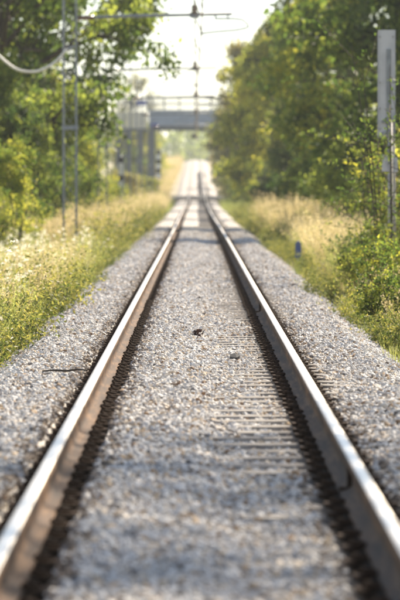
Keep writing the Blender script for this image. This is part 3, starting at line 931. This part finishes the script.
gscatter("dry_grass", [(-5.5, -2.5, 82, 106, 8, .45, .8, .3), (-5.5, -2.4, 106, 165, 9, .8, 1.35, .25), (-4.5, -2.1, 38, 82, 6, .5, 1.0, .35), (2.6, 5.5, 84, 128, 6, .9, 1.4, .38), (2.5, 5.2, 128, 180, 4, 1.1, 1.7, .45), (2.4, 4, 46, 80, 4, .5, .9, .4),
                       (-6, -2.3, 150, 330, 2, 1.0, 1.6, .3), (-9, -2.8, 400, 760, .8, 1.2, 2.4, .4), (2.8, 9, 400, 760, .8, 1.2, 2.4, .4)], drys, "tall dry straw coloured grass on both verges", "grass")
gscatter("white_wildflowers", [(-5.2, -2.2, 38, 66, 3, .6, 1.15, .4), (-5.2, -2.3, 66, 102, 3, .7, 1.1, .4)], flowers, "white flowering weeds in the left verge", "wildflowers")

# ------------------------------------------------------------------ lattice masts with cantilevers and wires
def lattice_mast(y, xc, gz, detail, label, arm_z, arm_x1, hook):
    H = 8.6
    g = prof(y) + gz
    root = empty("catenary_mast", (xc, y, g), label, "mast", "lattice catenary masts left of the track")
    hw = .145
    for sx in (-1, 1):
        m = MB()
        # channel section: web and two flanges
        m.box((sx * hw, 0, H / 2), (.008, .14, H)); m.box((sx * (hw + .027), -.066, H / 2), (.046, .008, H)); m.box((sx * (hw + .027), .066, H / 2), (.046, .008, H))
        m.build("mast_leg", M['galv'], root)
    pitch = .36 if detail else .7
    nb = int((H - .6) / pitch)
    d = 1
    bm_ = MB(); bm_.bar((-hw, 0, 0), (hw, 0, pitch), .06, .008); ma = bm_.mesh("lacing_bar", M['galv'])
    bm_ = MB(); bm_.bar((hw, 0, 0), (-hw, 0, pitch), .06, .008); mb_ = bm_.mesh("lacing_bar", M['galv'])
    for i in range(nb):
        for sy in (-.077, .077):
            o = bpy.data.objects.new("lacing_bar", ma if (i % 2 == 0) == (sy < 0) else mb_); link(o, root); o.location = (0, sy, .3 + i * pitch)
    for z in (.2, 3.55, H - .1):
        m = MB(); m.box((0, -.085, z), (.44, .01, .11)); m.box((0, .085, z), (.44, .01, .11)); m.build("batten_plate", M['galv'], root)
    m = MB(); m.box((0, 0, -.15), (.62, .62, .55)); m.build("foundation", M['concrete'], root, bevel=.02)
    # cantilever
    az = arm_z + 1.35 - g
    L0, L1 = hw + .03, arm_x1 - xc
    m = MB(); m.tube([(L0, 0, az - .07), (L1, 0, az + .03)], .045, 10); m.build("cantilever_tube", M['galv'], root, True)
    cx = -.08 - xc
    m = MB(); m.tube([(L0 + .05, 0, az - .08), (L0 + .25, 0, az - .078), (L0 + .45, 0, az - .07)], .06, 10); m.build("tube_insulator", M['ceramic'], root, True)
    m = MB(); m.lathe([(.05, 0), (.12, .03), (.05, .08), (.12, .11), (.05, .16), (.11, .19), (.05, .24)], (cx, 0, az + .02), 12); m.build("wire_insulator", M['ceramic'], root, True)
    m = MB(); m.box((cx, 0, az - .01), (.24, .12, .15)); m.build("saddle_clamp", M['galv'], root)
    # registration arm bent back to the contact wire
    z = az
    if hook > 0:
        pts = [(L1 - .45, z - .1), (L1 + .05, z - .1), (L1 + .28, z - .13), (L1 + .40, z - .25), (L1 + .43, z - .31), (L1 + .36, z - .345), (L1 + .1, z - .40), (L1 - .4, z - .44), (L1 - .82, z - .49)]
    else:
        pts = [(cx - .1, z - .06), (cx - .5, z - .22), (cx - 1.15, z - .46), (cx - 1.3, z - .54), (cx - 1.2, z - .6), (cx - .9, z - .62), (cx - .1, z - .64), (cx + .1, z - .64)]
    m = MB(); m.tube([(p[0], 0, p[1]) for p in pts], .026, 8); m.build("registration_arm", M['galv'], root, True)
    px, pz = pts[-1]
    m = MB(); m.box((px, 0, pz), (.07, .08, .07)); m.tube([(px, 0, pz), (px, 0, pz - .08)], .012, 6); m.build("wire_clip", M['galv'], root)
    if hook > 0:
        for xx in (L1 - .45, L1 - .12):
            m = MB(); m.box((xx, 0, z - .05), (.04, .06, .16)); m.build("arm_bracket", M['galv'], root)
    return root, (xc + px, g + pz - .09), (xc + cx, g + az + .18)


specs = [
    (108, -3.36, -.66, True, "nearest grey lattice mast at the left with the long cantilever tube", 4.50, .92, 1),
    (157, -3.62, -.66, True, "second grey lattice mast, right of the big left tree", 4.50, .75, -1),
    (206, -3.50, -.66, False, "third lattice mast, in front of the footbridge stair", 4.50, .9, 1),
    (255, -3.6, -.66, False, "fourth lattice mast just left of the footbridge pillar", 4.50, .75, -1),
    (304, -3.5, -.66, False, "farthest lattice mast before the footbridge", 4.50, .9, 1),
]
nodes = []
for s in specs:
    r_, c_, m_ = lattice_mast(*s)
    nodes.append((s[0], c_, m_))
# wires: contact wire, messenger wire, droppers
def y_nodes():
    out = [(-38, (.1, 5.42), (-.05, 6.0)), (10, (-.15, 5.4), (-.1, 6.0)), (59, (.12, 5.35), (-.08, 6.0))]
    for (y, c, m_) in nodes: out.append((y, c, m_))
    last = nodes[-1]
    for k_ in range(1, 5):
        out.append((last[0] + 49 * k_, (.1 * (-1) ** k_, float(prof(last[0] + 49 * k_)) + 5.2), (-.08, float(prof(last[0] + 49 * k_)) + 5.9)))
    return out
yn = y_nodes()
cat = empty("overhead_line", (0, 0, 0), "overhead contact and messenger wires hanging above the middle of the track", "overhead wires")
cp = MB(); mp_ = MB()
cp.tube([(c[0], y, c[1]) for (y, c, m_) in yn], .016, 6)
pts = []
drops = []
for i in range(len(yn) - 1):
    (ya, ca, ma), (yb, cb, mb_) = yn[i], yn[i + 1]
    for k_ in range(12):
        t = k_ / 12
        sag = 4 * .42 * t * (1 - t)
        p = (ma[0] + (mb_[0] - ma[0]) * t, ya + (yb - ya) * t, ma[1] + (mb_[1] - ma[1]) * t - sag)
        pts.append(p)
        if k_ in (1, 3, 4, 5, 7, 8, 9, 11):
            drops.append((p, (ca[0] + (cb[0] - ca[0]) * t, p[1], ca[1] + (cb[1] - ca[1]) * t)))
mp_.tube(pts, .02, 6)
cp.build("contact_wire", M['copper'], cat); mp_.build("messenger_wire", M['copper'], cat)
for (a_, b_) in drops:
    m = MB()
    m.tube([a_, ((a_[0] + b_[0]) / 2 + random.uniform(-.09, .09), a_[1], (a_[2] + b_[2]) / 2), b_], .013, 5)
    m.box((b_[0], b_[1], b_[2] + .02), (.03, .06, .05)); m.box((a_[0], a_[1], a_[2] - .01), (.03, .06, .05))
    m.build("dropper", M['copper'], cat)

# white cable from the mast to the left
m = MB()
pts = []
ctl = [(-3.42, 4.96), (-3.75, 4.60), (-4.1, 4.40), (-4.42, 4.35), (-4.78, 4.43), (-5.12, 4.68), (-5.5, 5.05), (-6.2, 5.85), (-7.0, 6.9)]
ctl = [Vector((a_, 107.9, b_)) for a_, b_ in ctl]
A = ctl[0]
for i in range(len(ctl) - 1):
    p0, p1, p2, p3 = ctl[max(i - 1, 0)], ctl[i], ctl[i + 1], ctl[min(i + 2, len(ctl) - 1)]
    for k_ in range(4):
        t = k_ / 4
        pts.append(.5 * (2 * p1 + (p2 - p0) * t + (2 * p0 - 5 * p1 + 4 * p2 - p3) * t * t + (3 * p1 - p0 - 3 * p2 + p3) * t ** 3))
co = m
cab = empty("slack_cable", A, "thick white slack cable hanging from the nearest lattice mast to the left", "cable")
m.tube([p - A for p in pts], .034, 10); m.build("cable", M['cable_white'], cab, True)
m = MB(); m.tube([(.26, 0, .1), (.02, 0, -.01)], [.02, .045], 8); m.box((.13, 0, .05), (.10, .07, .05)); m.build("end_fitting", M['galv'], cab)

# ------------------------------------------------------------------ board on post, right
SY = 70.0
def PX(px, py, d): return Vector(((px - VPX) / FPX * d + CAMX, d, CAMZ + (HORY - py) / FPX * d))
b0 = PX(391, 245, SY)
gz = float(ground_z(np.array([b0.x]), np.array([SY]))[0])
sg = empty("board_post", (b0.x, SY, gz), "tall narrow grey board seen from the back on a post at the right edge", "sign")
T0 = PX(378, 30, SY); T1 = PX(394, 138, SY)
def rel(v): return (v.x - b0.x, 0, v.z - gz)
topz = PX(0, 30, SY).z - gz; botz = PX(0, 138, SY).z - gz
m = MB(); m.tube([(.0, 0, -.3), (.0 - .02, 0, botz + .35)], .045, 12); m.build("post", M['post_grey'], sg, True)
m = MB(); m.tube([(.085, .12, -.3), (.05, .12, botz + .4)], .02, 8); m.build("rear_stay", M['post_grey'], sg, True)
m = MB()
xc = PX(386.5, 0, SY).x - b0.x
m.box((xc, .06, (topz + botz) / 2), (.30, .006, topz - botz)); m.box((xc - .149, .045, (topz + botz) / 2), (.006, .03, topz - botz)); m.box((xc + .149, .045, (topz + botz) / 2), (.006, .03, topz - botz))
m.build("board", M['board_back'], sg)
m = MB(); m.box((xc + .035, .04, (topz + botz) / 2 - .1), (.07, .03, topz - botz - .45)); m.build("stiffener", M['galv'], sg, bevel=.004)
for z in (botz + .08, botz + .28):
    m = MB(); m.box((xc + .02, .02, z), (.2, .05, .04)); m.build("clamp", M['galv'], sg)
for z in (topz - .12, topz - .9, botz + .5, botz + .15):
    for dx in (-.11, .11):
        m = MB(); m.lathe([(.014, 0), (.014, .012), (.008, .016)], (0, 0, 0), 6); b_ = m.build("bolt", M['post_grey'], sg); b_.rotation_euler = (R(90), 0, 0); b_.location = (xc + dx, .056, z)
z0, z1 = PX(0, 155, SY).z - gz, PX(0, 172, SY).z - gz
m = MB(); m.box((PX(390, 0, SY).x - b0.x, .06, (z0 + z1) / 2), (.27, .006, abs(z1 - z0))); m.build("lower_plate", M['board_back'], sg)
m = MB(); m.box((0, .02, (z0 + z1) / 2), (.12, .06, .035)); m.build("clamp", M['galv'], sg)

# small blue marker post
MY = 88.
bp = PX(298.3, 257, MY)
g_ = float(ground_z(np.array([bp.x]), np.array([MY]))[0])
mk = empty("marker_post", (bp.x, MY, g_), "short dark blue marker post in the dry grass on the right verge", "marker post")
hz = PX(0, 242.5, MY).z - g_
m = MB(); m.box((0, 0, hz / 2 - .1), (.05, .04, hz + .1)); m.build("stake", M['post_grey'], mk, bevel=.006)
m = MB(); m.box((0, -.03, hz - .165), (.125, .06, .33)); m.build("plate", M['blue_post'], mk, bevel=.005)
m = MB(); m.lathe([(.035, 0), (.035, .02), (.02, .035)], (0, -.02, hz), 10); m.build("cap", M['blue_post'], mk)

# ------------------------------------------------------------------ striped marker boards by the bridge
def striped(px, y0_, y1_, d, wpx, label, seq):
    base = PX(px, 200, d); g = float(ground_z(np.array([base.x]), np.array([float(d)]))[0])
    r_ = empty("striped_marker", (base.x, d, g), label, "marker board", "black and white boards left of the track")
    zt = PX(0, y0_, d).z - g; zb = PX(0, y1_, d).z - g; wd = wpx / FPX * d
    m = MB(); m.tube([(0, .05, -.2), (0, .05, zt + .1)], .05, 8); m.build("post", M['galv'], r_, True)
    n_ = len(seq)
    for i, ch in enumerate(seq):
        h = (zt - zb) / n_
        m = MB(); m.box((0, -.02, zt - h * (i + .5)), (wd, .03, h - .004)); m.build("band", M['white_paint'] if ch == 'w' else M['black_paint'], r_)
striped(121, 157, 187, 190, 5.0, "black and white banded board left of the third mast", "bwwbw")
striped(158.5, 150, 178, 330, 4.5, "black and white banded board beside the footbridge pillar", "bwbwbw")

# ------------------------------------------------------------------ footbridge
BD = 380.0
def bx(px): return PX(px, 0, BD).x
def bz(py): return PX(0, py, BD).z
fb = empty("footbridge", (0, BD, float(prof(BD))), "blue grey steel footbridge crossing high over the track", "footbridge")
fz = float(prof(BD))
W0, W1 = bx(149), bx(330)
m = MB()
zt, zb = bz(111), bz(126)
for yy in (-1.3, 1.3):
    m.box(((W0 + W1) / 2, yy, (zt + zb) / 2 - fz), (W1 - W0, .08, zt - zb))
    m.box(((W0 + W1) / 2, yy, zt - fz + .03), (W1 - W0, .26, .05)); m.box(((W0 + W1) / 2, yy, zb - fz - .03), (W1 - W0, .26, .05))
m.build("girder", M['bridge_paint'], fb)
for i in range(14):
    m = MB(); xx = W0 + .6 + i * (W1 - W0 - 1) / 13; m.box((xx, -1.37, (zt + zb) / 2 - fz), (.05, .06, zt - zb - .02)); m.build("girder_stiffener", M['bridge_paint'], fb)
m = MB(); m.box(((W0 + W1) / 2, 0, zb - fz - .25), (W1 - W0, 2.9, .35)); m.build("deck", M['bridge_grey'], fb)
for i in range(9):
    m = MB(); m.box((W0 + 1 + i * 2.0, 0, zb - fz - .53), (.16, 2.8, .2)); m.build("cross_beam", M['bridge_grey'], fb)
# railing
rt, rb = bz(97.5) - fz, zt - fz + .06
L0 = bx(117)
for yy in (-1.3, 1.3):
    m = MB(); m.tube([(L0, yy, rt), (W1, yy, rt)], .045, 6); m.build("handrail", M['bridge_grey'], fb)
    m = MB(); m.tube([(L0, yy, (rt + rb) / 2), (W1, yy, (rt + rb) / 2)], .03, 6); m.build("mid_rail", M['bridge_grey'], fb)
    mm = MB(); mm.box((0, 0, (rt + rb) / 2), (.09, .07, rt - rb)); pmesh = mm.mesh("railing_post", M['bridge_grey'])
    x = L0
    while x < W1:
        o = bpy.data.objects.new("railing_post", pmesh); link(o, fb); o.location = (x, yy, 0); x += 1.45
    m = MB()
    x = L0 + .1
    while x < W1:
        m.box((x, yy + .01, (rt + rb) / 2), (.035, .03, rt - rb)); x += .14
    m.build("baluster", M['bridge_grey'], fb)['kind'] = 'stuff'
# pillars
for (x, yy) in [(bx(151.8), -1.0), (bx(151.8), 1.0), (8.2, -1.0), (8.2, 1.0)]:
    m = MB(); m.box((x, yy, (zb - fz - .45) / 2 - .3), (.62, .45, zb - fz - .45 + .6)); m.build("pillar", M['bridge_grey'], fb, bevel=.03)
# stair tower on the left: landing, columns, cream panels
m = MB(); m.box(((L0 + W0) / 2 - .02, 0, bz(130) - fz), (W0 - L0 - .08, 2.7, .25)); m.build("landing", M['bridge_grey'], fb)
xa, xb = bx(116), bx(147)
npn = 6
for i in range(npn):
    wv = (xb - xa) / npn
    m = MB(); m.box((xa + wv * (i + .5), -1.36, (bz(112) + bz(128.5)) / 2 - fz), (wv - .06, .05, bz(112) - bz(128.5))); m.build("cladding_panel", M['cream'], fb)
for px in (118.5, 129, 140.5):
    for yy in (-1.25, 1.25):
        m = MB(); h = bz(129) - fz + .9; m.box((bx(px), yy, h / 2 - .9), (.42, .35, h)); m.build("stair_column", M['bridge_grey'], fb, bevel=.02)
# stair flight descending behind the landing
for i in range(22):
    z = bz(131) - fz - i * .29
    m = MB(); m.box((bx(146) - .3 - i * .0, 2.0 + i * .32, z), (2.4, .34, .05)); m.build("stair_tread", M['bridge_grey'], fb)
for sx in (-1.25, 1.25):
    m = MB(); m.bar((bx(146) - .3 + sx, 1.9, bz(131) - fz), (bx(146) - .3 + sx, 2 + 22 * .32, bz(131) - fz - 22 * .29), .06, .35); m.build("stair_stringer", M['bridge_paint'], fb)
# small blue signs
s1 = PX(141, 103, BD - 1.45); o = MB(); o.box((0, 0, 0), (.95, .03, .42)); so1 = o.build("blue_sign", M['blue_sign'], None, bevel=.01); so1.location = s1
tag(so1, "small bright blue sign fixed to the footbridge railing", "sign")
s2 = PX(154, 125.5, BD - 1.5); o = MB(); o.box((0, 0, 0), (.75, .03, .36)); so2 = o.build("blue_sign", M['blue_sign'], None, bevel=.01); so2.location = s2
tag(so2, "blue sign at the top of the left footbridge pillar", "sign")
# signal housing hanging above the track under the bridge
lp = PX(193.5, 137, BD - 1.6)
lm = empty("lamp_housing", lp, "dark lamp housing hanging under the footbridge over the track", "lamp")
m = MB(); m.lathe([(.10, .3), (.12, .22), (.26, .05), (.28, -.05), (.2, -.12)], (0, 0, 0), 14); m.build("shade", M['black_paint'], lm, True)
m = MB(); m.tube([(0, 0, .25), (0, 0, .6)], .03, 6); m.build("hanger", M['galv'], lm)

# ------------------------------------------------------------------ small things on the ballast
def on_bed(px, py, zoff=0):
    # where a ballast-level point at this pixel lies
    d = FPX * (CAMZ + .13) / (py - HORY)
    p = PX(px, py, d)
    return p.x, d
x, y = on_bed(234.5, 355)
o = bpy.data.objects.new("rock", stone_mesh(0, 903, M['dark_stone'], 22)); link(o)
o.location = (x, y, float(bed_z(np.array([x]), np.array([y]))[0]) + .042); o.scale = (.062, .07, .07); o.rotation_euler = (0, 0, .4)
tag(o, "fist sized dark grey rock lying alone between the rails", "rock")
x, y = on_bed(198, 333)
wd = None
rs = np.random.RandomState(5)
C = rs.normal(0, 1, (26, 3)) * (.022, .02, .008) + (0, 0, .02)
V, F, tt = leaves(C, .05, rs, rs.rand(26), .7, .4)
o = bpy.data.objects.new("dead_leaves", mesh_np("dead_leaves", V, F, M['dead_leaf'], tt)); link(o)
o.location = (x, y, float(bed_z(np.array([x]), np.array([y]))[0]) + .025)
tag(o, "crumpled dark brown dead leaf cluster between the rails", "dead leaf")
x, y = on_bed(66, 372)
o = MB(); o.tube([(-.19, .05, 0), (-.1, .0, .012), (0, -.01, .006), (.09, .02, .016), (.17, .04, .01)], [.006, .009, .010, .009, .006], 6)
o.tube([(.0, -.01, .006), (.05, .08, .02)], [.006, .003], 5)
o = o.build("stick", M['stick'], None, True); o.location = (x, y, float(bed_z(np.array([x]), np.array([y]))[0]) + .035)
tag(o, "thin dark stick lying on the ballast left of the left rail", "stick")
x, y = on_bed(199, 297)
o = bpy.data.objects.new("rock", stone_mesh(0, 911, M['rust_iron'], 16)); link(o)
o.location = (x, y, float(bed_z(np.array([x]), np.array([y]))[0]) + .02); o.scale = (.035, .035, .03)
tag(o, "small dark stone between the rails farther off than the leaf cluster", "rock")

# ------------------------------------------------------------------ haze
m_, n_, p_, o_ = mat("haze_air")
n_.nodes.remove(p_)
pv = N(n_, "ShaderNodeVolumePrincipled")
pv.inputs["Color"].default_value = (.93, .96, 1, 1)
pv.inputs["Density"].default_value = .00019
pv.inputs["Anisotropy"].default_value = .1
n_.links.new(pv.outputs[0], o_.inputs["Volume"])
m = MB(); m.box((0, 1750, 11.5), (1900, 3800, 29)); hz_ = m.build("haze", m_); hz_['kind'] = 'stuff'
print("tris approx", sum(len(o.data.polygons) for o in scn.objects if o.type == 'MESH'))
